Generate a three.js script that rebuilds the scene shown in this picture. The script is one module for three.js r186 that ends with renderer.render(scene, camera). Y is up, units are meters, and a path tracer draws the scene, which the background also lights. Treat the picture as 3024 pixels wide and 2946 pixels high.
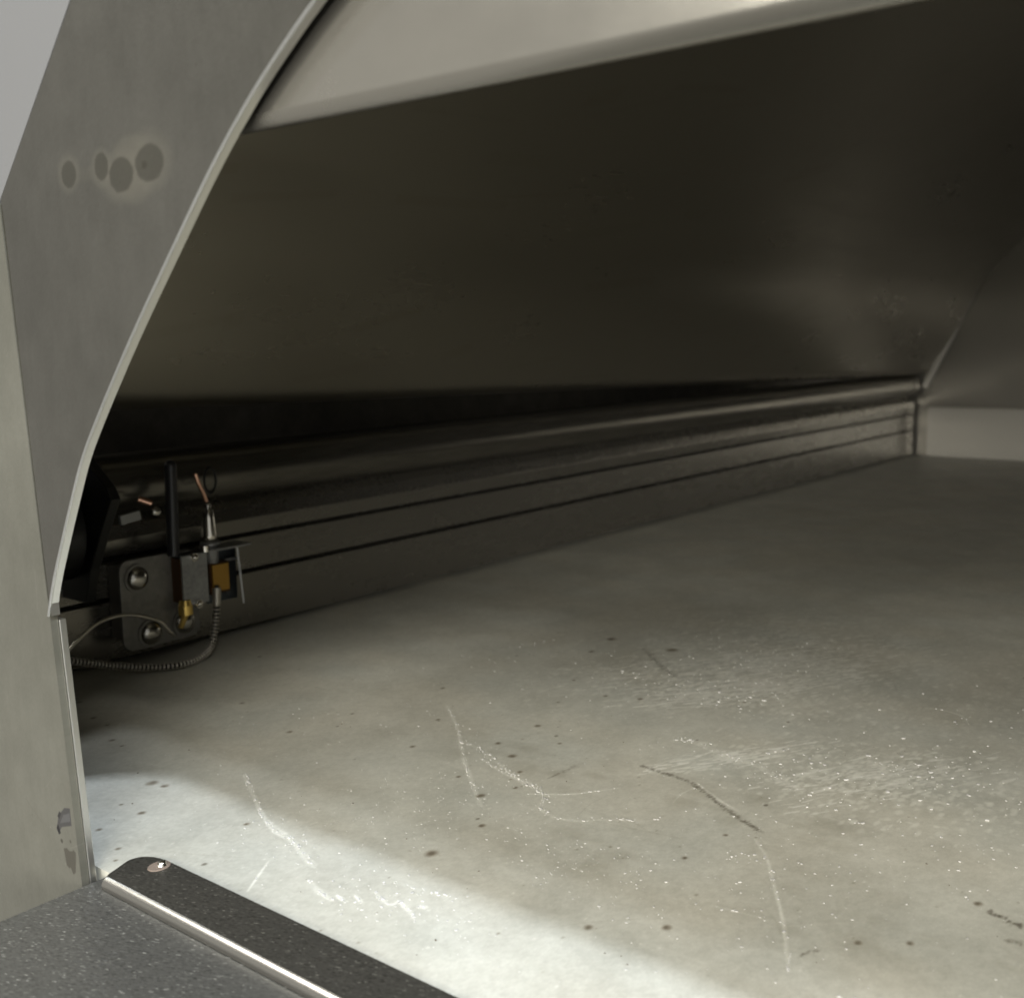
import * as THREE from 'three';
import { mergeGeometries, toCreasedNormals } from 'three/addons/utils/BufferGeometryUtils.js';
import { RectAreaLightUniformsLib } from 'three/addons/lights/RectAreaLightUniformsLib.js';

// ---------------------------------------------------------------- camera, room light, exposure
const scene = new THREE.Scene();
const camera = new THREE.PerspectiveCamera(48.075, 1024 / 997, 0.02, 30);
camera.position.set(0, 0.25, 0);
camera.quaternion.setFromRotationMatrix(new THREE.Matrix4().makeBasis(
  new THREE.Vector3(0.7803, -0.0162, -0.6252), new THREE.Vector3(-0.0767, 0.9896, -0.1214), new THREE.Vector3(0.6207, 0.1427, 0.7710)));
camera.focus = 0.60;
camera.userData.fStop = 11;

const renderer = new THREE.WebGLRenderer({ antialias: true });
renderer.toneMapping = THREE.LinearToneMapping;
renderer.toneMappingExposure = 1.25;
renderer.shadowMap.enabled = true;
RectAreaLightUniformsLib.init();

scene.background = new THREE.Color().setRGB(0.34, 0.335, 0.315);   // the dim room in front of the machine

function thing(name, label, category, group) {
  const o = new THREE.Group(); o.name = name; scene.add(o);
  o.userData = { label, category }; if (group) o.userData.group = group;
  return o;
}
function part(parent, name, geo, mat, label) {
  const m = new THREE.Mesh(geo, mat); m.name = name; m.castShadow = m.receiveShadow = true;
  if (label) m.userData.label = label;
  parent.add(m); return m;
}
function struct(name, geo, mat, label, category) {
  const m = part(scene, name, geo, mat);
  m.userData = { kind: 'structure', label, category }; return m;
}

// ceiling lamps of the room, two near ones above the right shoulder and one farther off
const lampGlow = new THREE.MeshStandardMaterial({ color: 0x222222, emissive: 0xffffff, emissiveIntensity: 2 });
const lampShell = new THREE.MeshStandardMaterial({ color: 0xb8b8b4, roughness: 0.6 });
function ceilingLamp(name, [x, y, z], target, w, h, color, intensity, label) {
  const g = thing(name, label, 'ceiling lamp', 'ceiling lamps of the room');
  g.position.set(x, y, z); g.lookAt(...target);
  part(g, 'housing', new THREE.BoxGeometry(w + 0.04, h + 0.04, 0.05).translate(0, 0, -0.03), lampShell);
  part(g, 'diffuser', new THREE.BoxGeometry(w, h, 0.006).translate(0, 0, -0.001), lampGlow);
  const l = new THREE.RectAreaLight(color, intensity, w, h);
  l.position.set(x, y, z); l.lookAt(...target); l.translateZ(-0.006);
  l.name = name + '_light'; scene.add(l);
}
ceilingLamp('ceiling_lamp', [0.82, 1.93, 0.18], [-0.33, 0.32, -0.27], 0.075, 0.075, new THREE.Color().setRGB(0.84, 0.94, 1.10), 2150,
  'nearest ceiling lamp, steeply above the opening');
ceilingLamp('ceiling_lamp_001', [1.22, 1.93, 0.357], [-0.33, 0.32, -0.27], 0.09, 0.09, new THREE.Color().setRGB(0.9, 0.96, 1.04), 520,
  'second ceiling lamp, a little farther to the right');
const panelColor = new THREE.Color().setRGB(1.0, 0.97, 0.885);
for (const [i, z, label] of [[2, 1.8, 'nearest square ceiling panel in the row behind the camera'], [3, 4.0, 'middle square ceiling panel in the row behind the camera'], [4, 6.4, 'farthest square ceiling panel in the row behind the camera']])
  ceilingLamp('ceiling_lamp_00' + i, [1.6, 1.95, z], [1.6, 0, z - 0.001], 1.2, 1.2, panelColor, 27, label);
ceilingLamp('ceiling_lamp_005', [-1.0, 1.95, 4.6], [-1.0, 0, 4.599], 1.8, 1.2, panelColor, 38, 'broad far ceiling lamp to the left of the camera');
ceilingLamp('ceiling_lamp_006', [-2.1, 1.95, 0.5], [-2.1, 0, 0.499], 1.0, 0.5, panelColor, 8, 'ceiling lamp high on the left beside the machine');
{
  const w = thing('window', 'bright low window on the far side of the room behind the camera', 'window');
  w.position.set(3.2, 0.8, 5.8); w.lookAt(-0.4, 0.8, -0.5);
  part(w, 'window_frame', new THREE.BoxGeometry(2.5, 1.2, 0.05).translate(0, 0, -0.03), lampShell);
  part(w, 'pane', new THREE.BoxGeometry(2.4, 1.1, 0.006), lampGlow);
  const l = new THREE.RectAreaLight(new THREE.Color().setRGB(1.0, 0.97, 0.9), 34, 2.4, 1.1); l.position.set(3.2, 0.8, 5.8); l.lookAt(-0.4, 0.8, -0.5); l.translateZ(-0.01); l.name = 'window_light'; scene.add(l);
}

// ---------------------------------------------------------------- helpers
function rng(seed) { let s = seed >>> 0; return () => { s = (s + 0x6D2B79F5) | 0; let t = Math.imul(s ^ (s >>> 15), 1 | s); t = (t + Math.imul(t ^ (t >>> 7), 61 | t)) ^ t; return ((t ^ (t >>> 14)) >>> 0) / 4294967296; }; }
const V = (x, y) => new THREE.Vector2(x, y);
const box = (x0, x1, y0, y1, z0, z1) => new THREE.BoxGeometry(x1 - x0, y1 - y0, z1 - z0).translate((x0 + x1) / 2, (y0 + y1) / 2, (z0 + z1) / 2);
function extrude(points, z0, z1, bevel = 0, smoothCurve) {
  const s = new THREE.Shape(points);
  const g = new THREE.ExtrudeGeometry(s, { depth: z1 - z0 - 2 * bevel, bevelEnabled: bevel > 0, bevelThickness: bevel, bevelSize: bevel, bevelOffset: -bevel, bevelSegments: 2, curveSegments: 12 });
  return g.translate(0, 0, z0 + bevel);
}
function rounded(cx, cy, r, a0, a1, n = 8) { const o = []; for (let i = 0; i <= n; i++) { const a = a0 + (a1 - a0) * i / n; o.push(V(cx + r * Math.cos(a), cy + r * Math.sin(a))); } return o; }
function cylBetween(a, b, r0, r1 = r0, seg = 20) {
  const A = new THREE.Vector3(...a), B = new THREE.Vector3(...b), d = B.clone().sub(A), L = d.length();
  const g = new THREE.CylinderGeometry(r1, r0, L, seg); g.translate(0, L / 2, 0);
  g.applyQuaternion(new THREE.Quaternion().setFromUnitVectors(new THREE.Vector3(0, 1, 0), d.normalize()));
  return g.translate(...a);
}
const tube = (pts, r, n = 60, seg = 10) => new THREE.TubeGeometry(new THREE.CatmullRomCurve3(pts.map((p) => new THREE.Vector3(...p))), n, r, seg, false);
// value noise, tiling
function noiseGrid(n, seed) { const r = rng(seed), a = new Float32Array(n * n); for (let i = 0; i < n * n; i++) a[i] = r(); return (u, v) => {
  const x = ((u % 1) + 1) % 1 * n, y = ((v % 1) + 1) % 1 * n, i = Math.floor(x), j = Math.floor(y), fx = x - i, fy = y - j, sx = fx * fx * (3 - 2 * fx), sy = fy * fy * (3 - 2 * fy);
  const at = (p, q) => a[(q % n) * n + (p % n)];
  return (at(i, j) * (1 - sx) + at(i + 1, j) * sx) * (1 - sy) + (at(i, j + 1) * (1 - sx) + at(i + 1, j + 1) * sx) * sy; }; }
function dataTex(w, h, fn, srgb) {
  const d = new Uint8Array(w * h * 4);
  for (let y = 0; y < h; y++) for (let x = 0; x < w; x++) { const c = fn(x / w, y / h), k = (y * w + x) * 4; d[k] = c[0]; d[k + 1] = c[1]; d[k + 2] = c[2]; d[k + 3] = 255; }
  const t = new THREE.DataTexture(d, w, h); t.wrapS = t.wrapT = THREE.RepeatWrapping; t.magFilter = THREE.LinearFilter; t.minFilter = THREE.LinearMipmapLinearFilter; t.generateMipmaps = true;
  if (srgb) t.colorSpace = THREE.SRGBColorSpace; t.needsUpdate = true; return t;
}
function uvXY(g) { const p = g.attributes.position, u = new Float32Array(p.count * 2); for (let i = 0; i < p.count; i++) { u[2 * i] = p.getX(i); u[2 * i + 1] = p.getY(i); } g.setAttribute('uv', new THREE.BufferAttribute(u, 2)); return g; }
function uvXZ(g) { const p = g.attributes.position, u = new Float32Array(p.count * 2); for (let i = 0; i < p.count; i++) { u[2 * i] = p.getX(i); u[2 * i + 1] = p.getZ(i); } g.setAttribute('uv', new THREE.BufferAttribute(u, 2)); return g; }
function uvZY(g) { const p = g.attributes.position, u = new Float32Array(p.count * 2); for (let i = 0; i < p.count; i++) { u[2 * i] = p.getZ(i); u[2 * i + 1] = p.getY(i) + p.getX(i); } g.setAttribute('uv', new THREE.BufferAttribute(u, 2)); return g; }

// ---------------------------------------------------------------- materials
const n8 = noiseGrid(8, 1), n32 = noiseGrid(32, 2), n128 = noiseGrid(128, 3), n256 = noiseGrid(256, 4);
const grime = dataTex(512, 512, (u, v) => { const k = 205 + 26 * (n8(u, v) - 0.5) + 22 * (n32(u, v) - 0.5) + 14 * (n128(u, v) - 0.5) + 12 * (n256(u, v) - 0.5); return [k, k, k]; }, true);
const grimeRough = dataTex(512, 512, (u, v) => { const k = 215 + 40 * (n8(v, u) - 0.5) + 30 * (n32(u + 0.3, v) - 0.5) + 24 * (n256(u, v) - 0.5); return [k, Math.min(255, k), k]; });
const fine = dataTex(512, 512, (u, v) => { const k = 128 + 70 * (n256(u, v) - 0.5) + 60 * (n128(u, v) - 0.5); return [k, k, k]; });
const brushed = dataTex(512, 512, (u, v) => { const k = 128 + 60 * (n256(u * 0.06, v) - 0.5) + 60 * (n128(u * 0.1, v * 1) - 0.5); return [k, k, k]; });
const rep = (t, sx, sy) => { const c = t.clone(); c.repeat.set(sx, sy); c.needsUpdate = true; return c; };
const RGB = (r, g, b) => new THREE.Color().setRGB(r, g, b);

const M = {
  vault: new THREE.MeshStandardMaterial({ color: RGB(0.35, 0.332, 0.29), roughness: 0.36, metalness: 0.95, roughnessMap: rep(grimeRough, 1.2, 0.7) }),
  wallDark: new THREE.MeshStandardMaterial({ color: RGB(0.35, 0.332, 0.29), roughness: 0.4, metalness: 0.9, map: rep(grime, 2, 2) }),
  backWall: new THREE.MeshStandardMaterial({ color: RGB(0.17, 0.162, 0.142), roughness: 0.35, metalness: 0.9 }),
  backPanel: new THREE.MeshStandardMaterial({ color: RGB(0.3, 0.288, 0.255), roughness: 0.4, metalness: 0.4 }),
  sideSheet: new THREE.MeshStandardMaterial({ color: RGB(0.5, 0.48, 0.44), roughness: 0.4, metalness: 0.9, map: rep(grime, 2, 2) }),
  rail: new THREE.MeshStandardMaterial({ color: RGB(0.27, 0.257, 0.228), roughness: 0.32, metalness: 0.85, roughnessMap: rep(grimeRough, 1.5, 6) }),
  groove: new THREE.MeshStandardMaterial({ color: RGB(0.2, 0.19, 0.17), roughness: 0.6, metalness: 0.6 }),
  blackSteel: new THREE.MeshStandardMaterial({ color: RGB(0.018, 0.018, 0.017), roughness: 0.38, metalness: 0.4 }),
  tubeSteel: new THREE.MeshStandardMaterial({ color: RGB(0.36, 0.342, 0.3), roughness: 0.26, metalness: 0.9, map: rep(grime, 6, 6) }),
  zinc: new THREE.MeshStandardMaterial({ color: RGB(0.56, 0.57, 0.57), roughness: 0.38, metalness: 0.55, map: rep(grime, 14, 14) }),
  zincDark: new THREE.MeshStandardMaterial({ color: RGB(0.085, 0.098, 0.108), roughness: 0.35, metalness: 0.6 }),
  bracket: new THREE.MeshStandardMaterial({ color: RGB(0.36, 0.35, 0.32), roughness: 0.45, metalness: 0.5, map: rep(grime, 9, 9) }),
  chrome: new THREE.MeshStandardMaterial({ color: RGB(0.75, 0.72, 0.66), roughness: 0.18, metalness: 1 }),
  bolt: new THREE.MeshStandardMaterial({ color: RGB(0.48, 0.465, 0.43), roughness: 0.22, metalness: 1 }),
  brass: new THREE.MeshStandardMaterial({ color: RGB(0.85, 0.6, 0.18), roughness: 0.28, metalness: 0.85 }),
  copperBrown: new THREE.MeshStandardMaterial({ color: RGB(0.08, 0.036, 0.009), roughness: 0.5, metalness: 0.4 }),
  copper: new THREE.MeshStandardMaterial({ color: RGB(0.75, 0.45, 0.33), roughness: 0.25, metalness: 1 }),
  yellow: new THREE.MeshStandardMaterial({ color: RGB(0.45, 0.25, 0.035), roughness: 0.55 }),
  capillary: new THREE.MeshStandardMaterial({ color: RGB(0.6, 0.57, 0.5), roughness: 0.3, metalness: 0.9 }),
  cable: new THREE.MeshStandardMaterial({ color: RGB(0.52, 0.49, 0.43), roughness: 0.4, metalness: 0.7 }),
  flake: new THREE.MeshStandardMaterial({ color: 0xffffff, roughness: 0.8 }),
  edge: new THREE.MeshStandardMaterial({ color: RGB(0.74, 0.74, 0.72), roughness: 0.3, metalness: 1 }),
  header: new THREE.MeshStandardMaterial({ color: RGB(0.35, 0.332, 0.29), roughness: 0.28, metalness: 0.85, roughnessMap: rep(grimeRough, 3, 3) }),
};

// ---------------------------------------------------------------- chamber: floor, walls, vault
const ZB = -2.275, ZF = -0.262;
// floor sheet with stains and scratches (canvas spans x -0.86..0.10, z -0.24..-2.30)
const FX0 = -0.86, FX1 = 0.10, FZ0 = -0.24, FZ1 = -2.30;
const spots = [[-0.6303,-0.3717,1.2],[-0.616,-0.3699,.8],[-0.6588,-0.3859,.8],[-0.5481,-0.3463,2],[-0.5385,-0.3484,1.3],[-0.5166,-0.3191,1.3],[-0.5162,-0.2935,1],[-0.4882,-0.287,.9],[-0.5498,-0.4494,1.2],[-0.6224,-0.4679,1.1],[-0.7056,-0.5501,1.1],[-0.4593,-0.3443,1],[-0.6795,-0.3882,1.3],[-0.7185,-0.4008,1.2],[-0.5355,-0.3186,.7],[-0.4777,-0.2792,.7],
  [-0.3584,-0.3777,2],[-0.467,-0.4778,1.1],[-0.4877,-0.5236,1],[-0.5308,-0.5759,1.1],[-0.4277,-0.5134,1.2],[-0.4072,-0.502,1.6],[-0.4269,-0.5529,1.3],[-0.4444,-0.5991,.8],[-0.4649,-0.6465,1],[-0.4122,-0.4586,.9],[-0.3844,-0.4456,1.5],[-0.3589,-0.4168,1.2],[-0.4022,-0.6381,1.4],[-0.4256,-0.6297,1],[-0.3409,-0.6741,.9],[-0.388,-0.4853,1],[-0.3967,-0.536,.9],[-0.3758,-0.4656,.9],[-0.2573,-0.3668,1.2],[-0.2305,-0.387,1.3],[-0.1317,-0.4866,1.2],[-0.4473,-0.7569,3],[-0.5049,-0.7568,2.5],[-0.4973,-0.7158,1.5],[-0.1441,-0.4365,1],[-0.1613,-0.4241,1],[-0.257,-0.4476,.9],[-0.2531,-0.4817,.8]];
const darkStreaks = [
  [[[-0.3371,-0.5348],[-0.319,-0.5332],[-0.3004,-0.5297],[-0.2708,-0.5116],[-0.2554,-0.5033],[-0.2407,-0.4954]], 2.6, 0.5],
  [[[-0.1266,-0.4826],[-0.1178,-0.4791],[-0.1107,-0.478]], 3, 0.7], [[[-0.4683,-0.7477],[-0.435,-0.7173],[-0.4088,-0.6964]], 4, 0.35],
  [[[-0.369,-0.4876],[-0.367,-0.5128]], 2.5, 0.25], [[[-0.3045,-0.3254],[-0.2936,-0.318],[-0.2848,-0.3098]], 0.9, 0.4],
  [[[-0.2643,-0.3402],[-0.2599,-0.3231],[-0.2556,-0.3059]], 0.9, 0.35], [[[-0.1759,-0.4011],[-0.1728,-0.4094]], 2, 0.5], [[[-0.1136,-0.4633],[-0.1074,-0.4633]], 2.4, 0.5],
];
// white scratch paths on the floor: points, spread (m), flakes per metre, opacity of the drawn scratch
const scratches = [
  [[[-0.5021,-0.549],[-0.4674,-0.5197],[-0.4236,-0.4773],[-0.3944,-0.4519],[-0.3749,-0.4344]], 0.0012, 900, 0.45],
  [[[-0.4505,-0.5035],[-0.4286,-0.4992],[-0.403,-0.4863],[-0.3807,-0.4761],[-0.3584,-0.4676],[-0.347,-0.4525],[-0.3331,-0.448],[-0.3202,-0.4527],[-0.3107,-0.4622],[-0.2964,-0.4703],[-0.2879,-0.4815]], 0.0026, 3000, 0.3],
  [[[-0.4185,-0.4873],[-0.3909,-0.4773],[-0.3707,-0.475],[-0.353,-0.4662]], 0.0012, 1400, 0.4],
  [[[-0.3654,-0.4624],[-0.3457,-0.4769],[-0.3281,-0.5009]], 0.0006, 900, 0.5],
  [[[-0.3434,-0.5853],[-0.3266,-0.5874],[-0.3081,-0.5812],[-0.2942,-0.5787],[-0.2782,-0.5752],[-0.2622,-0.5664],[-0.2469,-0.5664]], 0.0034, 3600, 0.45],
  [[[-0.24,-0.487],[-0.2257,-0.4718],[-0.2102,-0.4481],[-0.1951,-0.4242],[-0.1825,-0.402],[-0.175,-0.3874]], 0.0009, 1500, 0.45],
  [[[-0.2975,-0.5318],[-0.2795,-0.5206],[-0.259,-0.5103]], 0.0007, 1200, 0.4],
  [[[-0.2254,-0.4151],[-0.2139,-0.4168],[-0.2027,-0.4185]], 0.0009, 1500, 0.2],
  [[[-0.2945,-0.4991],[-0.2969,-0.5131],[-0.2953,-0.5279]], 0.001, 900, 0.35],
  [[[-0.5604,-0.6708],[-0.5498,-0.7071],[-0.5393,-0.7325]], 0.003, 500, 0.25],
  [[[-0.2331,-0.7361],[-0.2227,-0.7358],[-0.2131,-0.7311],[-0.2052,-0.7182]], 0.001, 900, 0.4],
  [[[-0.5164,-0.3869],[-0.4829,-0.3685],[-0.4619,-0.3567],[-0.4392,-0.3481],[-0.427,-0.3464],[-0.4051,-0.3372],[-0.3939,-0.3334]], 0.0016, 2000, 0.6],
  [[[-0.3861,-0.323],[-0.3697,-0.3176],[-0.3624,-0.3167]], 0.0012, 1400, 0.5],
  [[[-0.4166,-0.3237],[-0.4006,-0.2988]], 0.0003, 200, 0.6],
  [[[-0.3648,-0.3209],[-0.3589,-0.3193]], 0.0008, 2200, 0.8], [[[-0.3583,-0.3258],[-0.3502,-0.3229]], 0.0008, 2200, 0.8],
  [[[-0.3533,-0.3337],[-0.3442,-0.3304],[-0.3379,-0.3302],[-0.3376,-0.3343],[-0.3327,-0.3321],[-0.3273,-0.3304],[-0.3213,-0.3264]], 0.0012, 3000, 0.6],
  [[[-0.3555,-0.3404],[-0.3523,-0.347],[-0.3435,-0.3473],[-0.3344,-0.3489],[-0.3252,-0.3507],[-0.3182,-0.3519]], 0.001, 1400, 0.1],
  [[[-0.328,-0.3357],[-0.324,-0.3377]], 0.001, 3000, 0.5],
];
const fcv = document.createElement('canvas'); fcv.width = fcv.height = 2048;
{
  const c = fcv.getContext('2d'), px = (x) => (x - FX0) / (FX1 - FX0) * 2048, pz = (z) => (FZ0 - z) / (FZ0 - FZ1) * 2048, sx = 2048 / (FX1 - FX0), sz = 2048 / (FZ0 - FZ1);
  const r = rng(11);
  c.fillStyle = 'rgb(187,185,174)'; c.fillRect(0, 0, 2048, 2048);
  // mottling of the old enamel
  const img = c.getImageData(0, 0, 2048, 2048), d = img.data;
  for (let y = 0; y < 2048; y++) for (let x = 0; x < 2048; x++) {
    const u = x / sx, v = y / sz, k = 14 * (n8(u * 1.9, v * 1.9) - 0.5) + 12 * (n32(u * 1.3, v * 1.3) - 0.5) + 9 * (n128(u * 1.5, v * 1.5) - 0.5) + 11 * (n256(u * 2.2, v * 2.2) - 0.5) + 9 * (r() - 0.5), w = 3 * (n8(u * 3.1 + 0.4, v * 3.1) - 0.5), i = (y * 2048 + x) * 4;
    d[i] += k + w; d[i + 1] += k; d[i + 2] += k - w;
  }
  c.putImageData(img, 0, 0);
  const blot = (x, z, rx, rz, col, a) => { c.save(); c.translate(px(x), pz(z)); c.scale(rx * sx, rz * sz); const g = c.createRadialGradient(0, 0, 0, 0, 0, 1); g.addColorStop(0, `rgba(${col},${a})`); g.addColorStop(0.55, `rgba(${col},${a * 0.8})`); g.addColorStop(1, `rgba(${col},0)`); c.fillStyle = g; c.beginPath(); c.arc(0, 0, 1, 0, 7); c.fill(); c.restore(); };
  const path = (pts, wmm, col, a, jit = 0.0004) => { c.strokeStyle = `rgba(${col},${a})`; c.lineCap = 'round'; const cv = new THREE.CatmullRomCurve3(pts.map(([x, z]) => new THREE.Vector3(x, 0, z))); const n = Math.max(12, Math.round(cv.getLength() / 0.0015)), P = cv.getPoints(n);
    for (let i = 0; i < n; i++) { c.lineWidth = Math.max(0.7, wmm / 1000 * sx * (0.35 + 0.9 * r()) * Math.sin(Math.PI * (0.08 + 0.84 * i / n))); c.globalAlpha = 0.35 + 0.65 * r(); c.beginPath(); c.moveTo(px(P[i].x + jit * (r() - 0.5)), pz(P[i].z + jit * (r() - 0.5))); c.lineTo(px(P[i + 1].x), pz(P[i + 1].z)); c.stroke(); } c.globalAlpha = 1; };
  // worn pale residue: clouds of tiny dabs
  const cloud = (x, z, rx, rz, n, a, s = 1) => { for (let i = 0; i < n; i++) { const q = Math.sqrt(-2 * Math.log(1 - r() * 0.97)) * 0.55, t = r() * 6.283; blot(x + rx * q * Math.cos(t), z + rz * q * Math.sin(t), s * (0.0008 + 0.0022 * r()), s * (0.0012 + 0.004 * r()), '226,224,213', 1.5 * a * (0.3 + 0.7 * r())); } };
  cloud(-0.385, -0.765, 0.10, 0.11, 1300, 0.32); cloud(-0.36, -0.685, 0.09, 0.035, 420, 0.42); cloud(-0.235, -0.59, 0.09, 0.05, 420, 0.4);
  cloud(-0.45, -0.655, 0.07, 0.06, 260, 0.22); cloud(-0.30, -0.80, 0.14, 0.16, 500, 0.2); cloud(-0.205, -0.61, 0.05, 0.06, 240, 0.4); cloud(-0.42, -0.90, 0.12, 0.09, 300, 0.18); cloud(-0.20, -0.74, 0.10, 0.12, 320, 0.24);
  for (let i = 0; i < 900; i++) blot(-0.84 + 0.9 * r(), -0.27 - 1.2 * r() * r(), 0.0005 + 0.0008 * r(), 0.0006 + 0.0012 * r(), r() < 0.7 ? '226,224,214' : '120,112,96', 0.25 + 0.4 * r());
  for (let i = 0; i < 70; i++) { const x = -0.7 + 0.65 * r(), z = -0.3 - 0.7 * r(), t = r() * 6.28, l = 0.01 + 0.06 * r(); path([[x, z], [x + l * 0.5 * Math.cos(t) + 0.004 * (r() - 0.5), z + l * 0.5 * Math.sin(t)], [x + l * Math.cos(t), z + l * Math.sin(t)]], 0.5, r() < 0.6 ? '215,212,200' : '130,124,110', 0.25); }
  const smear = (x, z, ra, rb, n, a) => { c.lineCap = 'round'; for (let i = 0; i < n; i++) { const g = () => (r() + r() + r() - 1.5) * 1.2, u = g() * ra, v = g() * rb, px0 = x + 0.55 * u + 0.83 * v, pz0 = z - 0.83 * u + 0.55 * v, l = 0.002 + 0.009 * r(), t = 0.25 * (r() - 0.5); c.strokeStyle = `rgba(230,228,219,${a * (0.25 + 0.75 * r())})`; c.lineWidth = 0.8 + 2.2 * r(); c.beginPath(); c.moveTo(px(px0), pz(pz0)); c.lineTo(px(px0 + l * (0.55 + t)), pz(pz0 - l * (0.83 - t))); c.stroke(); } };
  smear(-0.37, -0.77, 0.10, 0.05, 1100, 0.7); smear(-0.36, -0.69, 0.07, 0.02, 400, 0.8); smear(-0.30, -0.575, 0.05, 0.012, 200, 0.75); smear(-0.22, -0.60, 0.06, 0.025, 300, 0.6); smear(-0.42, -0.86, 0.08, 0.04, 320, 0.45); smear(-0.46, -0.65, 0.06, 0.03, 160, 0.25);
  for (const [p, sp, , a] of scratches) for (let k = 0; k < 5; k++) { const ox = (r() - 0.5) * sp * 1.6, oz = (r() - 0.5) * sp * 1.6; path(p.map(([x, z]) => [x + ox + (r() - 0.5) * sp * 0.8, z + oz + (r() - 0.5) * sp * 0.8]), 0.5 + 0.5 * r(), '228,226,216', a * (0.3 + 0.5 * r()), sp * 0.7); }
  for (const [p, w, a] of darkStreaks) { const cv = new THREE.CatmullRomCurve3(p.map(([x, z]) => new THREE.Vector3(x, 0, z))), n = Math.round(cv.getLength() * 4200); for (let i = 0; i < n; i++) { const t = r(), q = cv.getPointAt(t), g = (r() + r() - 1) * w * 0.0008 * (0.35 + t); blot(q.x + g, q.z + (r() + r() - 1) * w * 0.0008, (0.0003 + 0.0007 * r()) * Math.min(1.2, w / 2), (0.0005 + 0.0014 * r()) * Math.min(1.2, w / 2), '92,87,76', a * Math.min(1, w / 2.5) * (0.2 + 0.5 * r())); } }
  for (const [x, z, s] of spots) { const m = 0.0016 * s; blot(x, z, m * 1.35, m * 1.6, '92,80,62', 0.4); for (let k = 0; k < 4; k++) blot(x + m * 0.7 * (r() - 0.5), z + m * (r() - 0.5), m * (0.5 + 0.4 * r()), m * (0.6 + 0.5 * r()), '70,60,46', 0.2); }
  for (let i = 0; i < 26; i++) { const s = 0.0006 + 0.001 * r(); blot(-0.75 + 0.6 * r(), -0.28 - 0.75 * r(), s, s * 1.3, '60,52,40', 0.55); }
  for (const [x, z, rx, rz, a] of [[-0.25, -0.52, 0.05, 0.03, 0.12], [-0.16, -0.44, 0.06, 0.03, 0.1], [-0.40, -0.50, 0.06, 0.02, 0.1], [-0.30, -0.42, 0.03, 0.02, 0.08]]) for (let k = 0; k < 14; k++) blot(x + rx * (r() - 0.5) * 2, z + rz * (r() - 0.5) * 2, 0.006 + 0.01 * r(), 0.004 + 0.008 * r(), '120,114,98', a);
}
const floorTex = new THREE.CanvasTexture(fcv); floorTex.colorSpace = THREE.SRGBColorSpace; floorTex.flipY = true;
function floorUV(g) { const p = g.attributes.position, u = new Float32Array(p.count * 2); for (let i = 0; i < p.count; i++) { u[2 * i] = (p.getX(i) - FX0) / (FX1 - FX0); u[2 * i + 1] = 1 - (FZ0 - p.getZ(i)) / (FZ0 - FZ1); } g.setAttribute('uv', new THREE.BufferAttribute(u, 2)); return g; }
M.floor = new THREE.MeshStandardMaterial({ color: RGB(0.92, 0.92, 0.9), map: floorTex, roughness: 0.55, roughnessMap: rep(grimeRough, 3, 6), bumpMap: rep(fine, 5, 10), bumpScale: 0.00006 });
struct('floor', floorUV(box(-1.06, 1.60, -0.02, 0, ZB - 0.02, -0.2700)), M.floor, 'scratched pale grey enamel floor of the chamber, strewn with flakes', 'floor');
struct('wall_left', uvZY(box(-1.07, -1.05, -0.02, 0.66, ZB - 0.02, ZF)), M.wallDark, 'dark recessed wall behind the long tube', 'wall');
struct('wall_right', uvZY(box(1.58, 1.6, -0.02, 0.66, ZB - 0.02, ZF)), M.sideSheet, 'dark wall closing the chamber on the right', 'wall');

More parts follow.
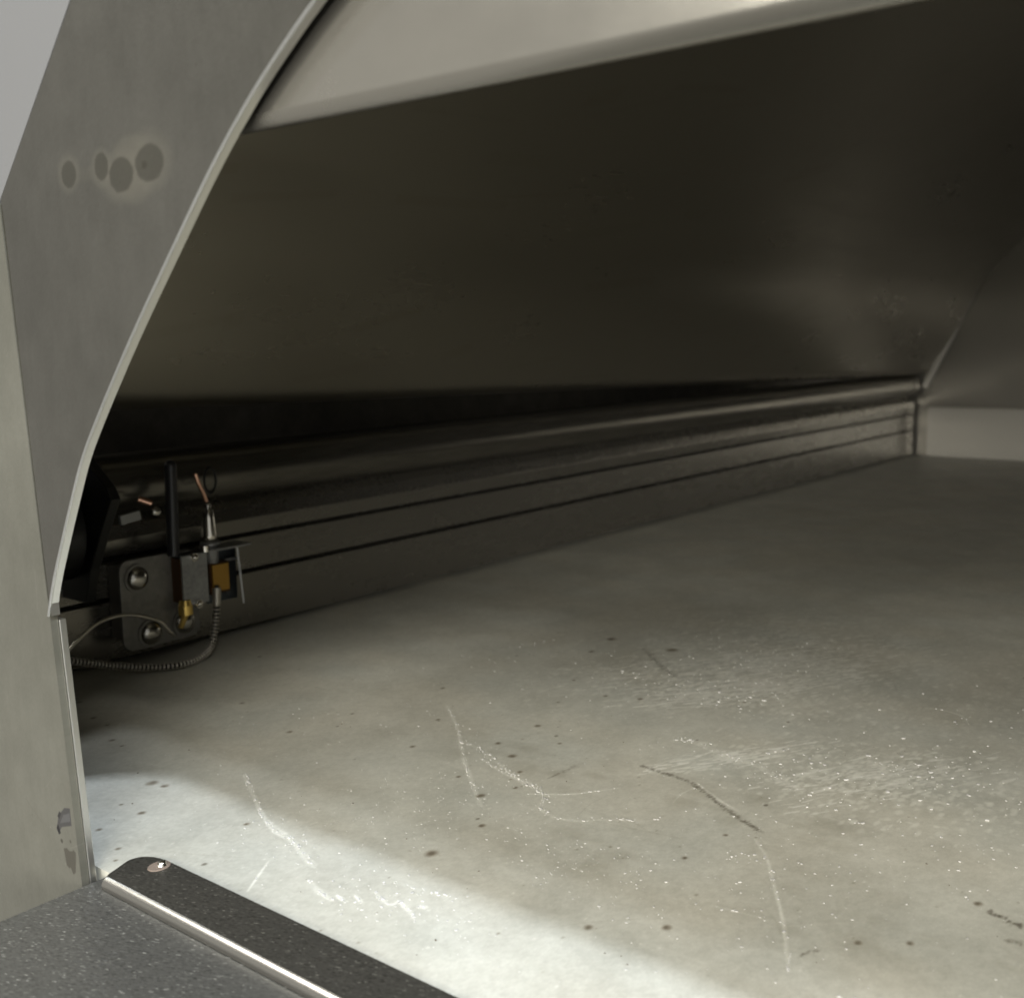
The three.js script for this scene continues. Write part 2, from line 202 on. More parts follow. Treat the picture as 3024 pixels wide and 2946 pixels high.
// vault: arched sheet, lower edge drops a little towards the back
{
  const prof = new THREE.SplineCurve([V(-0.812, 0.184), V(-0.785, 0.178), V(-0.760, 0.184), V(-0.742, 0.205), V(-0.70, 0.27), V(-0.668, 0.330), V(-0.63, 0.377), V(-0.59, 0.418), V(-0.52, 0.472), V(-0.42, 0.522), V(-0.25, 0.565), V(0.06, 0.582), V(0.36, 0.588), V(0.7, 0.582), V(1.0, 0.565), V(1.17, 0.522), V(1.27, 0.472), V(1.34, 0.418), V(1.42, 0.33), V(1.49, 0.2)]).getPoints(120);
  const NZ = 40, pos = [], uv = [], idx = [];
  for (let j = 0; j <= NZ; j++) { const t = j / NZ, z = -0.285 + (ZB + 0.285) * t; for (let i = 0; i <= 120; i++) { const p = prof[i], e = Math.max(0, 1 - Math.max(0, i - 24) / 14), low = (0.225 - 0.2) * (1 - t) + (0.185 - 0.2) * t; pos.push(p.x, p.y + low * e, z); uv.push(i / 120, t); } }
  for (let j = 0; j < NZ; j++) for (let i = 0; i < 120; i++) { const a = j * 121 + i; idx.push(a, a + 1, a + 121, a + 1, a + 122, a + 121); }
  const g = new THREE.BufferGeometry(); g.setAttribute('position', new THREE.Float32BufferAttribute(pos, 3)); g.setAttribute('uv', new THREE.Float32BufferAttribute(uv, 2)); g.setIndex(idx); g.computeVertexNormals();
  const vc = document.createElement('canvas'); vc.width = 512; vc.height = 1024; const c = vc.getContext('2d'), r = rng(31); c.fillStyle = 'rgb(250,249,246)'; c.fillRect(0, 0, 512, 1024);
  // uv: u = i / 120 across the arch, v along the depth
  for (let i = 0; i < 240; i++) { const x = r() * 230, y = r() * 1024, l = 10 + 60 * r(), t = -0.6 + 0.5 * r(); c.strokeStyle = `rgba(${r() < 0.5 ? '252,250,246' : '214,206,190'},${0.05 + 0.1 * r()})`; c.lineWidth = 1 + 5 * r(); c.beginPath(); c.moveTo(x, y); c.lineTo(x + l * Math.sin(t) * 0.4, y + l * Math.cos(t)); c.stroke(); }
  for (const [x, y, l] of [[34, 335, 14], [29, 343, 8], [26, 545, 26], [60, 180, 10]]) { c.strokeStyle = 'rgba(150,140,122,0.6)'; c.lineWidth = 2.4; c.beginPath(); c.moveTo(x, y); c.lineTo(x + l * 0.5, y + l); c.stroke(); }
  M.vault.map = new THREE.CanvasTexture(vc); M.vault.map.colorSpace = THREE.SRGBColorSpace;
  M.vault.side = THREE.DoubleSide;
  struct('ceiling', g, M.vault, 'dark curved metal vault above the chamber', 'ceiling');
}
struct('roof', uvXZ(box(-1.07, 1.6, 0.66, 0.68, ZB - 0.02, ZF)), M.wallDark, 'outer top sheet above the vault', 'roof');
{
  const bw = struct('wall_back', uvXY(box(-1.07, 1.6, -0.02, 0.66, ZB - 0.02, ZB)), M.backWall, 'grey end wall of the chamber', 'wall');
  part(bw, 'skirting_panel', uvXY(box(-0.752, 1.57, 0.002, 0.099, ZB + 0.0005, ZB + 0.012)), M.backPanel);
  const strip = new THREE.ExtrudeGeometry(new THREE.Shape([V(-0.766, 0.14), V(-0.757, 0.138), V(-0.668, 0.326), V(-0.676, 0.332)]), { depth: 0.006, bevelEnabled: true, bevelSize: 0.002, bevelThickness: 0.002, bevelSegments: 2 }).translate(0, 0, ZB + 0.002);
  part(bw, 'corner_flange', uvXY(strip), M.backPanel);
}

// ---------------------------------------------------------------- side rails along the left wall
const XW = -0.7795;
{
  const g = thing('side_rail', 'long grey metal rail with two grooves running along the left wall', 'rail');
  const z0 = -2.262, z1 = -0.285;
  part(g, 'backing_strip', uvZY(box(-0.808, -0.8005, 0.001, 0.0866, z0, z1)), M.groove);
  part(g, 'lower_panel', uvZY(extrude([V(-0.800, 0.0050), V(XW, 0.0050), V(XW, 0.0508), V(-0.800, 0.0508)], z0, z1, 0.0009)), M.rail);
  part(g, 'middle_panel', uvZY(extrude([V(-0.800, 0.0552), V(XW, 0.0552), V(XW, 0.0828), V(-0.800, 0.0828)], z0, z1, 0.0009)), M.rail);
  const top = [V(-0.806, 0.0872), V(XW + 0.001, 0.0872), V(XW + 0.0015, 0.094), ...rounded(-0.796, 0.100, 0.0185, -0.2, 1.45, 14), V(-0.806, 0.1185)];
  part(g, 'rounded_top_rail', toCreasedNormals(uvZY(extrude(top, z0, z1, 0)), 0.7), M.rail);
}

// ---------------------------------------------------------------- long tube on its bearing
{
  const g = thing('burner_tube', 'long dark ridged metal tube lying above the grooved rail', 'tube');
  const cx = -0.793, cy = 0.1405, r = 0.0245;
  const pts = []; const NZ = 420;
  for (let i = 0; i <= NZ; i++) pts.push(V(r - (i % 2 ? 0.0003 : 0), i / NZ * 1.84));
  const tg = new THREE.LatheGeometry(pts, 40).rotateX(-Math.PI / 2).translate(cx, cy, -0.42);
  part(g, 'tube', tg, M.tubeSteel);
  part(g, 'end_cap', new THREE.CylinderGeometry(0.0255, 0.0255, 0.012, 40).rotateX(Math.PI / 2).translate(cx, cy, -2.255), M.tubeSteel);
  const b = thing('bearing_block', 'black bearing block and disc at the near end of the tube', 'bearing');
  part(b, 'bearing_plate', extrude([V(-0.83, 0.062), V(-0.748, 0.062), V(-0.738, 0.0886), V(-0.724, 0.1125), V(-0.7052, 0.1420), V(-0.7105, 0.1500), V(-0.74, 0.172), V(-0.83, 0.172)], -0.436, -0.428, 0.001), M.blackSteel);
  part(b, 'bearing_disc', new THREE.CylinderGeometry(0.036, 0.038, 0.02, 48).rotateX(Math.PI / 2).translate(-0.775, 0.115, -0.416), M.blackSteel);
  part(b, 'hub', new THREE.CylinderGeometry(0.02, 0.02, 0.03, 40).rotateX(Math.PI / 2).translate(-0.775, 0.115, -0.40), M.blackSteel);
  part(b, 'tab', new THREE.BoxGeometry(0.003, 0.007, 0.017).rotateX(0.12).translate(-0.752, 0.1195, -0.471), M.zinc, 'bright metal tab beside the bearing plate');
  part(b, 'screw', new THREE.SphereGeometry(0.0042, 14, 10).scale(0.7, 1, 1.2).translate(-0.752, 0.1213, -0.4946), M.bolt);
  part(b, 'screw', cylBetween([-0.754, 0.1325, -0.4805], [-0.750, 0.1285, -0.489], 0.0026, 0.0026, 12), M.copper);
}

// ---------------------------------------------------------------- pilot / sensor assembly on its bracket
{
  const g = thing('pilot_assembly', 'small pilot assembly with yellow label and chrome tip on a bolted bracket', 'pilot assembly');
  const X = -0.7495;
  // mounting plate (tilted a little), rounded corners
  const s = new THREE.Shape(); const w = 0.068, h = 0.070, r = 0.009;
  s.moveTo(-w / 2 + r, -h / 2); s.lineTo(w / 2 - r, -h / 2); s.quadraticCurveTo(w / 2, -h / 2, w / 2, -h / 2 + r); s.lineTo(w / 2, h / 2 - r); s.quadraticCurveTo(w / 2, h / 2, w / 2 - r, h / 2); s.lineTo(-w / 2 + r, h / 2); s.quadraticCurveTo(-w / 2, h / 2, -w / 2, h / 2 - r); s.lineTo(-w / 2, -h / 2 + r); s.quadraticCurveTo(-w / 2, -h / 2, -w / 2 + r, -h / 2);
  const plate = new THREE.ExtrudeGeometry(s, { depth: 0.002, bevelEnabled: true, bevelSize: 0.0006, bevelThickness: 0.0006, bevelSegments: 2 });
  plate.rotateY(Math.PI / 2).translate(X - 0.008, 0.051, -0.4955);
  part(g, 'mounting_plate', uvZY(plate), M.bracket);
  part(g, 'spacer', box(-0.7785, X - 0.009, 0.024, 0.080, -0.5255, -0.4655), M.groove);
  for (const [z, y] of [[-0.4755, 0.0715], [-0.4845, 0.0265], [-0.5155, 0.0285]]) {
    const b = part(g, 'bolt', new THREE.SphereGeometry(0.0095, 28, 14, 0, Math.PI * 2, 0, Math.PI / 2).scale(1, 0.6, 1).rotateZ(-Math.PI / 2).translate(X - 0.005, y, z), M.bolt);
    part(b, 'washer', new THREE.CylinderGeometry(0.0112, 0.0112, 0.0012, 28).rotateZ(Math.PI / 2).translate(X - 0.0046, y, z), M.bracket);
  }
  part(g, 'black_rod', mergeGeometries([cylBetween([X, 0.085, -0.5055], [X, 0.1555, -0.5075], 0.0049, 0.0047, 24), new THREE.SphereGeometry(0.0047, 20, 10).translate(X, 0.1555, -0.5075)]), new THREE.MeshStandardMaterial({ color: RGB(0.035, 0.035, 0.038), roughness: 0.28, metalness: 0.3 }));
  // grey clamp with brown sides
  part(g, 'clamp_front', uvZY(new THREE.BoxGeometry(0.002, 0.040, 0.0235).translate(X + 0.007, 0.0645, -0.519)), M.zinc);
  part(g, 'clamp_side', box(X - 0.007, X + 0.0058, 0.047, 0.0825, -0.5085, -0.5065), M.copperBrown);
  part(g, 'clamp_side', box(X - 0.007, X + 0.0058, 0.044, 0.0825, -0.5315, -0.5295), M.copperBrown);
  part(g, 'clamp_top', box(X - 0.007, X + 0.006, 0.0833, 0.0848, -0.531, -0.507), M.zincDark);
  for (const [y, z] of [[0.0826, -0.518], [0.0447, -0.520]]) {
    part(g, 'clamp_screw', mergeGeometries([new THREE.CylinderGeometry(0.0036, 0.0036, 0.003, 6).rotateZ(Math.PI / 2).translate(X + 0.0092, y, z), new THREE.SphereGeometry(0.003, 14, 8).translate(X + 0.0098, y, z)]), M.chrome);
  }
  part(g, 'hex_nut', new THREE.CylinderGeometry(0.0045, 0.0045, 0.005, 6).translate(X + 0.004, 0.0868, -0.532), M.chrome);
  part(g, 'brass_fitting', mergeGeometries([new THREE.CylinderGeometry(0.0062, 0.0062, 0.0075, 6).translate(X + 0.006, 0.0415, -0.5095), new THREE.CylinderGeometry(0.0042, 0.0052, 0.004, 16).translate(X + 0.006, 0.0473, -0.5095), cylBetween([X + 0.006, 0.038, -0.5095], [X + 0.002, 0.027, -0.507], 0.0028, 0.0022, 14)]), M.brass);
  // chrome tipped sensor
  const tip = new THREE.LatheGeometry([V(0, 0.0325), V(0.0016, 0.0325), V(0.0022, 0.030), V(0.0022, 0.0265), V(0.0035, 0.0255), V(0.0042, 0.020), V(0.0052, 0.006), V(0.0054, 0), V(0, 0)], 28);
  part(g, 'chrome_tip', tip.scale(1.22, 1, 1.22).translate(X, 0.0905, -0.5400), M.chrome);
  part(g, 'collar', new THREE.LatheGeometry([V(0, 0.018), V(0.0072, 0.018), V(0.0082, 0.0165), V(0.0082, 0.015), V(0.006, 0.0142), V(0.006, 0), V(0, 0)], 24).translate(X, 0.0735, -0.5405), M.zinc);
  part(g, 'sensor_body', box(X - 0.006, X + 0.0055, 0.0485, 0.0735, -0.5535, -0.5345), M.copperBrown);
  part(g, 'yellow_label', new THREE.BoxGeometry(0.0012, 0.0215, 0.0155).translate(X + 0.0064, 0.0615, -0.5442), M.yellow, 'plain yellow label on the sensor body');
  // sheet cage around the sensor
  const cage = thing('sensor_cage', 'open grey sheet metal cage around the yellow labelled sensor', 'bracket');
  part(cage, 'back_plate', new THREE.BoxGeometry(0.0014, 0.044, 0.030).translate(X - 0.0085, 0.060, -0.5555), M.zincDark);
  part(cage, 'top_flange', new THREE.BoxGeometry(0.022, 0.0014, 0.036).translate(X + 0.002, 0.0856, -0.5535), M.zinc);
  part(cage, 'side_flange', new THREE.BoxGeometry(0.017, 0.050, 0.0014).rotateY(-0.64).rotateX(0.08).translate(X - 0.002, 0.0605, -0.5700), M.zinc);
  part(cage, 'inner_lug', new THREE.CylinderGeometry(0.0045, 0.0045, 0.004, 18).rotateZ(Math.PI / 2).translate(X - 0.006, 0.0465, -0.5605), M.zincDark);
  part(cage, 'cross_bar', new THREE.BoxGeometry(0.003, 0.0022, 0.012).translate(X - 0.004, 0.0725, -0.5625), M.zinc);
  // electrode wire and loop above the tip
  part(g, 'electrode', tube([[X + 0.002, 0.1475, -0.5285], [X + 0.002, 0.140, -0.5308], [X + 0.001, 0.1315, -0.5355], [X, 0.124, -0.5392]], 0.0017, 24, 10), M.copper);
  part(g, 'wire_loop', new THREE.TorusGeometry(0.0075, 0.0011, 8, 28).scale(0.75, 1.35, 1).rotateY(Math.PI / 2).translate(X - 0.004, 0.140, -0.5465), M.blackSteel);
}
{
  const c = thing('armoured_cable', 'ribbed metal armoured cable curving down to the floor', 'cable');
  const X = -0.7465;
  const curve = new THREE.CatmullRomCurve3([[-0.743, 0.056, -0.5395], [-0.742, 0.037, -0.5375], [-0.742, 0.020, -0.5345], [-0.738, 0.0085, -0.5275], [-0.731, 0.0042, -0.5120], [-0.728, 0.0038, -0.4900], [-0.735, 0.0052, -0.4720], [-0.742, 0.0108, -0.4475], [-0.742, 0.0200, -0.4205], [-0.742, 0.0265, -0.4025], [-0.742, 0.04, -0.36], [-0.742, 0.05, -0.31]].map((p) => new THREE.Vector3(...p)));
  part(c, 'core', new THREE.TubeGeometry(curve, 140, 0.0022, 10), M.blackSteel);
  const n = 86, rings = [], q = new THREE.Quaternion(), zA = new THREE.Vector3(0, 0, 1);
  for (let i = 0; i < n; i++) { const t = 0.06 + 0.94 * i / n, p = curve.getPointAt(t), d = curve.getTangentAt(t); rings.push(new THREE.TorusGeometry(0.0024, 0.00095, 6, 14).applyQuaternion(q.setFromUnitVectors(zA, d)).translate(p.x, p.y, p.z)); }
  part(c, 'ribbed_sleeve', mergeGeometries(rings), M.cable);
  part(c, 'smooth_sleeve', cylBetween([-0.743, 0.0535, -0.5395], [-0.742, 0.040, -0.538], 0.0036, 0.0034, 16), M.cable);
  const t = thing('capillary_tube', 'thin silvery capillary tube arching past the lower bolts', 'tube');
  part(t, 'tube', tube([[-0.741, 0.024, -0.496], [-0.737, 0.0284, -0.4900], [-0.735, 0.0394, -0.4800], [-0.735, 0.0452, -0.4684], [-0.735, 0.0496, -0.4558], [-0.735, 0.0510, -0.4404], [-0.735, 0.0481, -0.4265], [-0.735, 0.0417, -0.4153], [-0.735, 0.0345, -0.4050], [-0.735, 0.02, -0.39]], 0.0014, 90, 10), M.capillary);
}

// ---------------------------------------------------------------- front frame: post, arched cheek plate, outer panel
const archPts = [[-0.4852, 0.1258], [-0.4789, 0.1418], [-0.4689, 0.1613], [-0.4579, 0.1815], [-0.4471, 0.2000], [-0.4328, 0.2185], [-0.4041, 0.2515], [-0.3729, 0.2845], [-0.3461, 0.3120], [-0.3241, 0.3318], [-0.3061, 0.3457], [-0.2875, 0.3585], [-0.262, 0.3740], [-0.22, 0.396], [-0.17, 0.414], [-0.10, 0.43]];
const arch = new THREE.SplineCurve(archPts.map((p) => V(...p))).getPoints(70);
// cheek surface: round press marks and faint wipes
const PX0 = -0.56, PY0 = 0.10, PS = 0.36;
function sheetCanvas(seed, base, draw) {
  const cv = document.createElement('canvas'); cv.width = cv.height = 1024; const c = cv.getContext('2d'), r = rng(seed);
  c.fillStyle = base; c.fillRect(0, 0, 1024, 1024);
  const img = c.getImageData(0, 0, 1024, 1024), d = img.data;
  for (let y = 0; y < 1024; y++) for (let x = 0; x < 1024; x++) { const u = x / 1024, v = y / 1024, k = 16 * (n8(u * 0.7, v * 0.5) - 0.5) + 8 * (n32(u, v) - 0.5) + 5 * (n256(u, v) - 0.5) + 5 * (n128(u, v * 0.3) - 0.5), i = (y * 1024 + x) * 4; d[i] += k; d[i + 1] += k; d[i + 2] += k; }
  c.putImageData(img, 0, 0);
  const X = (x) => (x - PX0) / PS * 1024;
  draw(c, r, X);
  const t = new THREE.CanvasTexture(cv); t.colorSpace = THREE.SRGBColorSpace; return t;
}
function sheetUV(g, y0) { const p = g.attributes.position, u = new Float32Array(p.count * 2); for (let i = 0; i < p.count; i++) { u[2 * i] = (p.getX(i) - PX0) / PS; u[2 * i + 1] = (p.getY(i) - y0) / PS; } g.setAttribute('uv', new THREE.BufferAttribute(u, 2)); return g; }
function ell(c, x, y, rx, ry, fill, blur = 0) { c.save(); c.translate(x, y); c.scale(rx, ry); const g = c.createRadialGradient(0, 0, 0, 0, 0, 1); g.addColorStop(0, `rgba(${fill})`); g.addColorStop(1 - blur, `rgba(${fill})`); g.addColorStop(1, `rgba(${fill.split(',').slice(0, 3)},0)`); c.fillStyle = g; c.beginPath(); c.arc(0, 0, 1, 0, 7); c.fill(); c.restore(); }
const cheekTex = sheetCanvas(21, 'rgb(167,165,158)', (c, r, X) => {
  const Y = (y) => 1024 - (y - PY0) / PS * 1024, m = 1024 / PS;
  const halo = [[-0.4410, 0.3198, 0.0100, 0.0092], [-0.4165, 0.3200, 0.0090, 0.0088], [-0.4030, 0.3155, 0.0150, 0.0118], [-0.3835, 0.3185, 0.0160, 0.0128], [-0.3930, 0.3130, 0.0130, 0.0100], [-0.3950, 0.3230, 0.0150, 0.0080]];
  for (const [x, y, a, b] of halo) for (let k = 0; k < 3; k++) ell(c, X(x + 0.002 * (r() - 0.5)), Y(y + 0.002 * (r() - 0.5)), a * m * (0.9 + 0.2 * r()), b * m * (0.9 + 0.2 * r()), '200,197,184,0.24', 0.35);
  ell(c, X(-0.4285), Y(0.3185), 0.008 * m, 0.004 * m, '188,185,172,0.3', 0.5);
  const core = [[-0.4410, 0.3198, 0.0060, 0.0058], [-0.4165, 0.3205, 0.0052, 0.0058], [-0.4030, 0.3160, 0.0088, 0.0072], [-0.3835, 0.3185, 0.0100, 0.0074]];
  for (const [x, y, a, b] of core) { ell(c, X(x), Y(y), a * m, b * m, '140,137,127,0.8', 0.16); for (let k = 0; k < 10; k++) { const t = r() * 6.28; ell(c, X(x + a * 0.85 * Math.cos(t)), Y(y + b * 0.85 * Math.sin(t)), a * m * 0.22, b * m * 0.2, '152,149,139,0.35', 0.5); } }
  ell(c, X(-0.3870), Y(0.3180), 0.0025 * m, 0.002 * m, '120,115,104,0.6', 0.6);
  for (let i = 0; i < 140; i++) { const x = r() * 1024, y = r() * 1024, s = 0.6 + 1.2 * r(); ell(c, x, y, s, s * 1.4, r() < 0.75 ? '205,202,192,0.45' : '110,106,96,0.45', 0.5); }
  for (let i = 0; i < 26; i++) { c.strokeStyle = `rgba(${r() < 0.6 ? '200,197,186' : '140,136,124'},${0.12 + 0.2 * r()})`; c.lineWidth = 0.6 + r(); const x = r() * 1024, y = r() * 1024, t = r() * 6.3, l = 10 + 40 * r(); c.beginPath(); c.moveTo(x, y); c.lineTo(x + l * Math.cos(t), y + l * Math.sin(t)); c.stroke(); }
});
const postTex = sheetCanvas(22, 'rgb(172,170,158)', (c, r, X) => {
  const Y = (y) => 1024 - (y + 0.05) / PS * 1024, m = 1024 / PS;
  // dark rubbed mark with pale streaks
  const q = (pts, col) => { c.fillStyle = col; c.beginPath(); pts.forEach(([x, y], i) => c[i ? 'lineTo' : 'moveTo'](X(x), Y(y))); c.closePath(); c.fill(); };
  q([[-0.4795, 0.0335], [-0.4845, 0.0325], [-0.4905, 0.027], [-0.4932, 0.0195], [-0.4915, 0.0180], [-0.4880, 0.0220], [-0.4790, 0.0250]], 'rgba(112,110,112,0.85)');
  q([[-0.4800, 0.0310], [-0.4860, 0.0285], [-0.4895, 0.0235], [-0.4800, 0.0268]], 'rgba(150,149,150,0.9)');
  q([[-0.4930, 0.0205], [-0.4915, 0.0172], [-0.4895, 0.0185], [-0.4915, 0.0225]], 'rgba(64,62,62,0.9)');
  q([[-0.4915, 0.0265], [-0.4895, 0.0295], [-0.4880, 0.0290], [-0.4900, 0.0255]], 'rgba(80,78,78,0.85)');
  q([[-0.4805, 0.0118], [-0.4830, 0.0112], [-0.4850, 0.0122], [-0.4880, 0.0112], [-0.4872, 0.0080], [-0.4862, 0.0030], [-0.4840, 0.0022], [-0.4828, 0.0030], [-0.4808, 0.0000], [-0.4785, 0.0015], [-0.4770, 0.0120], [-0.4790, 0.0128]], 'rgba(128,124,112,0.9)');
  ell(c, X(-0.4892), Y(0.0146), 0.0013 * m, 0.0013 * m, '112,108,98,0.9', 0.4); ell(c, X(-0.4812), Y(0.0165), 0.001 * m, 0.001 * m, '122,118,106,0.8', 0.4);
  for (let i = 0; i < 160; i++) { const x = r() * 1024, y = r() * 1024, s = 0.6 + 1.3 * r(); ell(c, x, y, s, s * 1.5, r() < 0.75 ? '210,207,196,0.5' : '104,100,90,0.5', 0.5); }
  for (let i = 0; i < 40; i++) { c.strokeStyle = `rgba(${r() < 0.6 ? '205,202,190' : '140,136,124'},${0.15 + 0.25 * r()})`; c.lineWidth = 0.6 + r(); const x = r() * 1024, y = r() * 1024, t = r() * 6.3, l = 10 + 50 * r(); c.beginPath(); c.moveTo(x, y); c.lineTo(x + l * Math.cos(t), y + l * Math.sin(t)); c.stroke(); }
});
M.cheek = new THREE.MeshStandardMaterial({ color: RGB(0.335, 0.33, 0.315), map: cheekTex, roughness: 0.42, metalness: 0.8, roughnessMap: rep(grimeRough, 1, 1), bumpMap: rep(fine, 2, 2), bumpScale: 0.0001 });
M.post = new THREE.MeshStandardMaterial({ color: RGB(0.49, 0.49, 0.475), map: postTex, roughness: 0.45, metalness: 0.7, roughnessMap: rep(grimeRough, 1, 1), bumpMap: rep(fine, 2, 2), bumpScale: 0.0001 });
M.outer = new THREE.MeshStandardMaterial({ color: RGB(0.13, 0.13, 0.13), roughness: 0.6 });
{
  const f = thing('machine_frame', 'grey metal front frame with arched cheek plate at the left of the opening', 'frame');
  const seam = (y) => -0.474 - 0.0826 * y;                    // line of the vertical seam
  part(f, 'post', sheetUV(extrude([V(-1.1, -0.3), V(seam(-0.3) + 0.0006, -0.3), V(seam(0.1243), 0.1243), V(seam(0.30) - 0.0006, 0.30), V(seam(0.314) - 0.0006, 0.3135), V(-1.1, 0.3135)], -0.2625, -0.2587, 0), -0.05), M.post);
  const cheek = [V(seam(0.124) + 0.0018, 0.1262), ...arch.slice(2), V(-0.10, 0.70), V(-0.136, 0.70), V(-0.4295, 0.3872), V(-0.4985, 0.3150), V(seam(0.314) + 0.0016, 0.3145), V(seam(0.30) + 0.0018, 0.302)];
  const ck = part(f, 'cheek_plate', sheetUV(extrude(cheek, -0.2629, -0.2585, 0), PY0), [M.cheek, M.edge], 'arched cheek plate with four round press marks');
  part(f, 'rim_bead', new THREE.TubeGeometry(new THREE.CatmullRomCurve3(arch.map((p) => new THREE.Vector3(p.x, p.y, -0.2587))), 140, 0.0007, 8), M.edge);
  ck.geometry = toCreasedNormals(ck.geometry, 0.35);
  part(f, 'edge_strip', uvZY(extrude([V(seam(-0.2) - 0.01, -0.2), V(seam(-0.2) + 0.0009, -0.2), V(seam(0.1235) + 0.0009, 0.1235), V(seam(0.1235) - 0.01, 0.1235)], -0.2660, -0.2627, 0.0003)), M.edge);
  // lighter outer panel beyond the fold, leaning back
  const o = new THREE.Shape([V(0, 0), V(0, 0.5), V(0.6, 0.5), V(0.6, 0)]);
  const og = new THREE.ExtrudeGeometry(o, { depth: 0.003, bevelEnabled: false }); og.translate(-0.1, 0, -0.003);
  og.rotateX(-0.10);
  const dir = Math.atan2(0.3864 - 0.3133, -0.4304 + 0.4997); og.rotateZ(dir).translate(-0.5010, 0.3140, -0.2590);
  part(f, 'outer_panel', uvXY(og), M.outer, 'paler outer panel beyond the slanted fold');
  part(f, 'backing', box(-1.1, -0.52, -0.3, 0.31, -0.2720, -0.2680), M.wallDark);
  part(f, 'right_post', box(1.22, 1.6, -0.3, 0.68, -0.2627, -0.2587), M.post);
}

// ---------------------------------------------------------------- header panel: sheet leaning back with a rolled lower lip
{
  const h = thing('header_panel', 'bright brushed steel header panel with rolled lower lip above the opening', 'panel');
  const tilt = 0.025, r = 0.005, zc = -0.2714, yc = 0.3254 + r, L = 0.40, pts = [];
  const dz = -Math.sin(tilt), dy = Math.cos(tilt), nz = Math.cos(tilt), ny = Math.sin(tilt);
  const prof = [];
  prof.push([zc + nz * r + dz * L, yc + ny * r + dy * L]);
  for (let k = 0; k <= 10; k++) prof.push([zc + nz * r + dz * 0.004 * (10 - k), yc + ny * r + dy * 0.004 * (10 - k)]);
  const a0 = Math.atan2(ny, nz); for (let k = 1; k <= 16; k++) { const a = a0 - (Math.PI * 0.95) * k / 16; prof.push([zc + r * Math.cos(a), yc + r * Math.sin(a)]); }
  const last = prof[prof.length - 1]; prof.push([last[0] + dz * 0.3, last[1] + dy * 0.3]);
  const s = new THREE.Shape(prof.map(([z, y]) => V(-z, y)));
  const g = new THREE.ExtrudeGeometry(s, { depth: 1.76, bevelEnabled: false }).rotateY(Math.PI / 2).translate(-0.50, 0, 0);
  part(h, 'panel', toCreasedNormals(g, 0.7), M.header);
}

// ---------------------------------------------------------------- black shelf and the strip that caps the floor edge
const speck = (() => { const cv = document.createElement('canvas'); cv.width = cv.height = 1024; const c = cv.getContext('2d'), r = rng(5); c.fillStyle = 'rgb(104,103,99)'; c.fillRect(0, 0, 1024, 1024);
  for (let i = 0; i < 26000; i++) { const x = r() * 1024, y = r() * 1024, l = 3 + 9 * r(), k = r(); c.strokeStyle = k < 0.62 ? `rgba(58,57,54,${0.3 + 0.5 * r()})` : k < 0.955 ? `rgba(150,148,142,${0.2 + 0.5 * r()})` : `rgba(228,226,218,${0.5 + 0.5 * r()})`; c.lineWidth = 0.8 + 1.4 * r(); c.beginPath(); c.moveTo(x, y); c.lineTo(x + l, y + l * 0.45 + (r() - 0.5) * 2); c.stroke(); }
  const t = new THREE.CanvasTexture(cv); t.colorSpace = THREE.SRGBColorSpace; t.wrapS = t.wrapT = THREE.RepeatWrapping; return t; })();
M.shelf = new THREE.MeshStandardMaterial({ color: RGB(0.6, 0.6, 0.58), map: rep(speck, 6, 6), roughness: 0.42, metalness: 0.35, bumpMap: rep(speck, 6, 6), bumpScale: 0.00012 });
M.lip = new THREE.MeshStandardMaterial({ color: RGB(0.5, 0.48, 0.44), roughness: 0.24, metalness: 1 });
M.strip = new THREE.MeshStandardMaterial({ color: RGB(0.62, 0.6, 0.55), map: rep(speck, 6, 6), roughness: 0.34, metalness: 0.6 });
{
  const s = thing('front_shelf', 'dark speckled metal shelf in front of the opening', 'shelf');
  part(s, 'shelf_plate', uvXZ(box(-0.4700, 1.2, -0.0065, -0.0022, -0.2690, 0.30)), M.shelf);
  const st = thing('capping_strip', 'dark metal strip with rounded end capping the front edge of the floor', 'strip');
  // plan outline, rounded far corner, front edge rolled down
  const sh = new THREE.Shape(); sh.moveTo(1.2, 0.2640); sh.lineTo(-0.4590, 0.2640); sh.quadraticCurveTo(-0.4615, 0.2645, -0.4624, 0.267); sh.lineTo(-0.4671, 0.2795); sh.quadraticCurveTo(-0.4681, 0.2890, -0.4530, 0.2908); sh.lineTo(1.2, 0.2908);
  const g = new THREE.ExtrudeGeometry(sh, { depth: 0.0006, bevelEnabled: true, bevelSize: 0.0008, bevelThickness: 0.0008, bevelSegments: 3, curveSegments: 16 }).rotateX(-Math.PI / 2).translate(0, 0.0014, 0);
  part(st, 'top_plate', uvXZ(g), M.strip);
  const lip = [V(0.2642, 0.00302), ...rounded(0.2642, -0.0004, 0.0034, Math.PI / 2, Math.PI, 12), V(0.2608, -0.0018), V(0.2618, -0.0018), V(0.2624, -0.0010), V(0.2642, 0.0010)];
  part(st, 'rolled_lip', uvXZ(new THREE.ExtrudeGeometry(new THREE.Shape(lip), { depth: 1.664, bevelEnabled: false }).rotateY(Math.PI / 2).translate(-0.4600, 0, 0)), M.lip).geometry = toCreasedNormals(st.children[1].geometry, 0.7);
  const sc = part(st, 'rust_ring', new THREE.CylinderGeometry(0.0050, 0.0052, 0.0004, 32).scale(0.9, 1, 1.1).translate(-0.4495, 0.0032, -0.2850), new THREE.MeshStandardMaterial({ color: RGB(0.26, 0.2, 0.155), roughness: 0.8, map: rep(grime, 30, 30) }), 'rusty stain ring round the screw');
  part(sc, 'screw_head', mergeGeometries([new THREE.CylinderGeometry(0.0021, 0.0026, 0.0012, 6).translate(-0.4489, 0.0040, -0.2863), new THREE.SphereGeometry(0.0019, 16, 8).scale(1, 0.5, 1).translate(-0.4489, 0.0046, -0.2863)]), M.chrome);
}

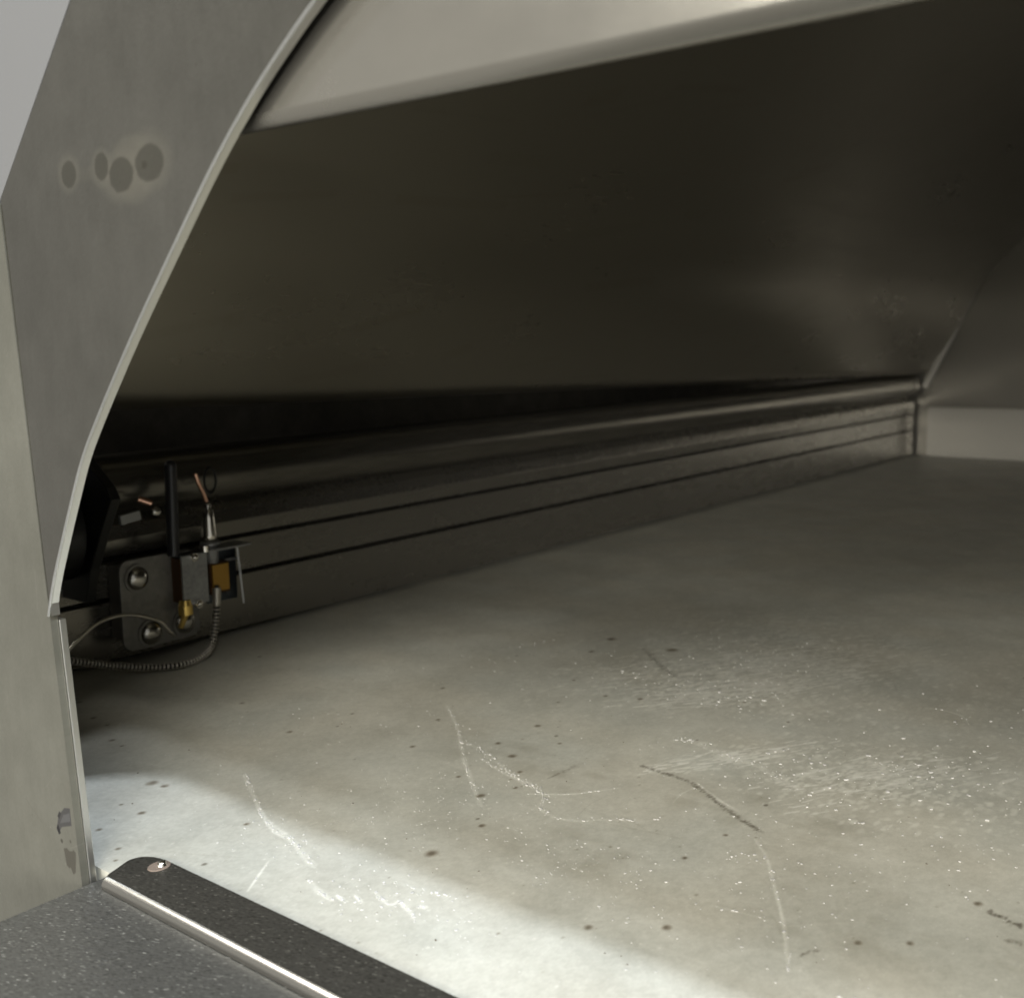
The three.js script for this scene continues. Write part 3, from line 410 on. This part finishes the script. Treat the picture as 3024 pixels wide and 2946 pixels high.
// ---------------------------------------------------------------- flakes of white residue lying on the floor
{
  const r = rng(77), list = [];
  const put = (x, z, s, el = 1, yaw = r() * 6.28, c = 0) => { if (x > -0.77 && x < 0.08 && z < -0.297) list.push([x, z, s, el, yaw, c]); };
  for (const [p, spread, per] of scratches) { const cv = new THREE.CatmullRomCurve3(p.map(([x, z]) => new THREE.Vector3(x, 0, z))), L = cv.getLength(), n = Math.round(L * per * 0.3);
    for (let i = 0; i < n; i++) { const t = r(), q = cv.getPointAt(t), d = cv.getTangentAt(t), g = (r() + r() + r() - 1.5) * 1.3 * spread; put(q.x - d.z * g, q.z + d.x * g, 0.00025 + 0.0006 * r() * r(), 1 + 1.2 * r(), Math.atan2(-d.z, d.x) + (r() - 0.5)); } }
  const cl = (x, z, rx, rz, n, s) => { for (let i = 0; i < n; i++) { const q = Math.sqrt(-2 * Math.log(1 - r() * 0.97)) * 0.55, t = r() * 6.283; put(x + rx * q * Math.cos(t), z + rz * q * Math.sin(t), s * (0.3 + r() * r()), 1 + r()); } };
  cl(-0.385, -0.765, 0.10, 0.10, 260, 0.0006); cl(-0.36, -0.68, 0.09, 0.03, 90, 0.0009); cl(-0.235, -0.59, 0.08, 0.05, 150, 0.0009); cl(-0.265, -0.60, 0.02, 0.012, 40, 0.001); cl(-0.2, -0.625, 0.03, 0.02, 70, 0.0011); cl(-0.245, -0.55, 0.03, 0.012, 50, 0.0008);
  cl(-0.297, -0.414, 0.035, 0.025, 260, 0.00042); cl(-0.233, -0.466, 0.012, 0.01, 30, 0.0008); cl(-0.24, -0.42, 0.06, 0.04, 160, 0.0006); cl(-0.18, -0.50, 0.10, 0.09, 420, 0.0006); cl(-0.18, -0.66, 0.10, 0.12, 260, 0.0009); cl(-0.40, -0.42, 0.06, 0.05, 160, 0.00045); cl(-0.34, -0.33, 0.05, 0.02, 120, 0.0006); cl(-0.44, -0.34, 0.04, 0.025, 60, 0.0005);
  for (let i = 0; i < 900; i++) put(-0.62 + 0.62 * r(), -0.3 - 0.6 * r() * (0.4 + 0.6 * r()), 0.0002 + 0.0004 * r() * r(), 1 + r());
  for (let i = 0; i < 160; i++) put(-0.60 + 0.58 * r(), -0.3 - 0.5 * r(), 0.0002 + 0.0004 * r() * r(), 1 + r(), r() * 6.28, 1);
  const g0 = new THREE.DodecahedronGeometry(1, 0), pp = g0.attributes.position; for (let i = 0; i < pp.count; i++) { const x = pp.getX(i), y = pp.getY(i), z = pp.getZ(i), k = 0.75 + 0.5 * n32(x * 0.31 + y * 0.17, z * 0.29 + y * 0.11); pp.setXYZ(i, x * k, y * k, z * k); } g0.computeVertexNormals();
  for (let i = list.length - 1; i >= 0; i--) if (list[i][0] > -0.33 && list[i][1] < -0.4 && r() < 0.6) list.splice(i, 1);
  const im = new THREE.InstancedMesh(g0, M.flake, list.length), m = new THREE.Matrix4(), q = new THREE.Quaternion(), col = new THREE.Color(), up = new THREE.Vector3(0, 1, 0);
  list.forEach(([x, z, s, el, yaw, c], i) => { m.compose(new THREE.Vector3(x, s * 0.3, z), q.setFromAxisAngle(up, yaw), new THREE.Vector3(s * el, s * 0.42, s)); im.setMatrixAt(i, m); const k = 0.38 + 0.2 * r(); c ? col.setRGB(0.12, 0.1, 0.07) : col.setRGB(k, k * 0.98, k * 0.92); im.setColorAt(i, col); });
  im.name = 'flakes'; im.castShadow = im.receiveShadow = true; scene.add(im);
  im.userData = { kind: 'stuff', label: 'white flakes and crumbs of residue strewn over the enamel floor', category: 'flakes' };
}

renderer.render(scene, camera);
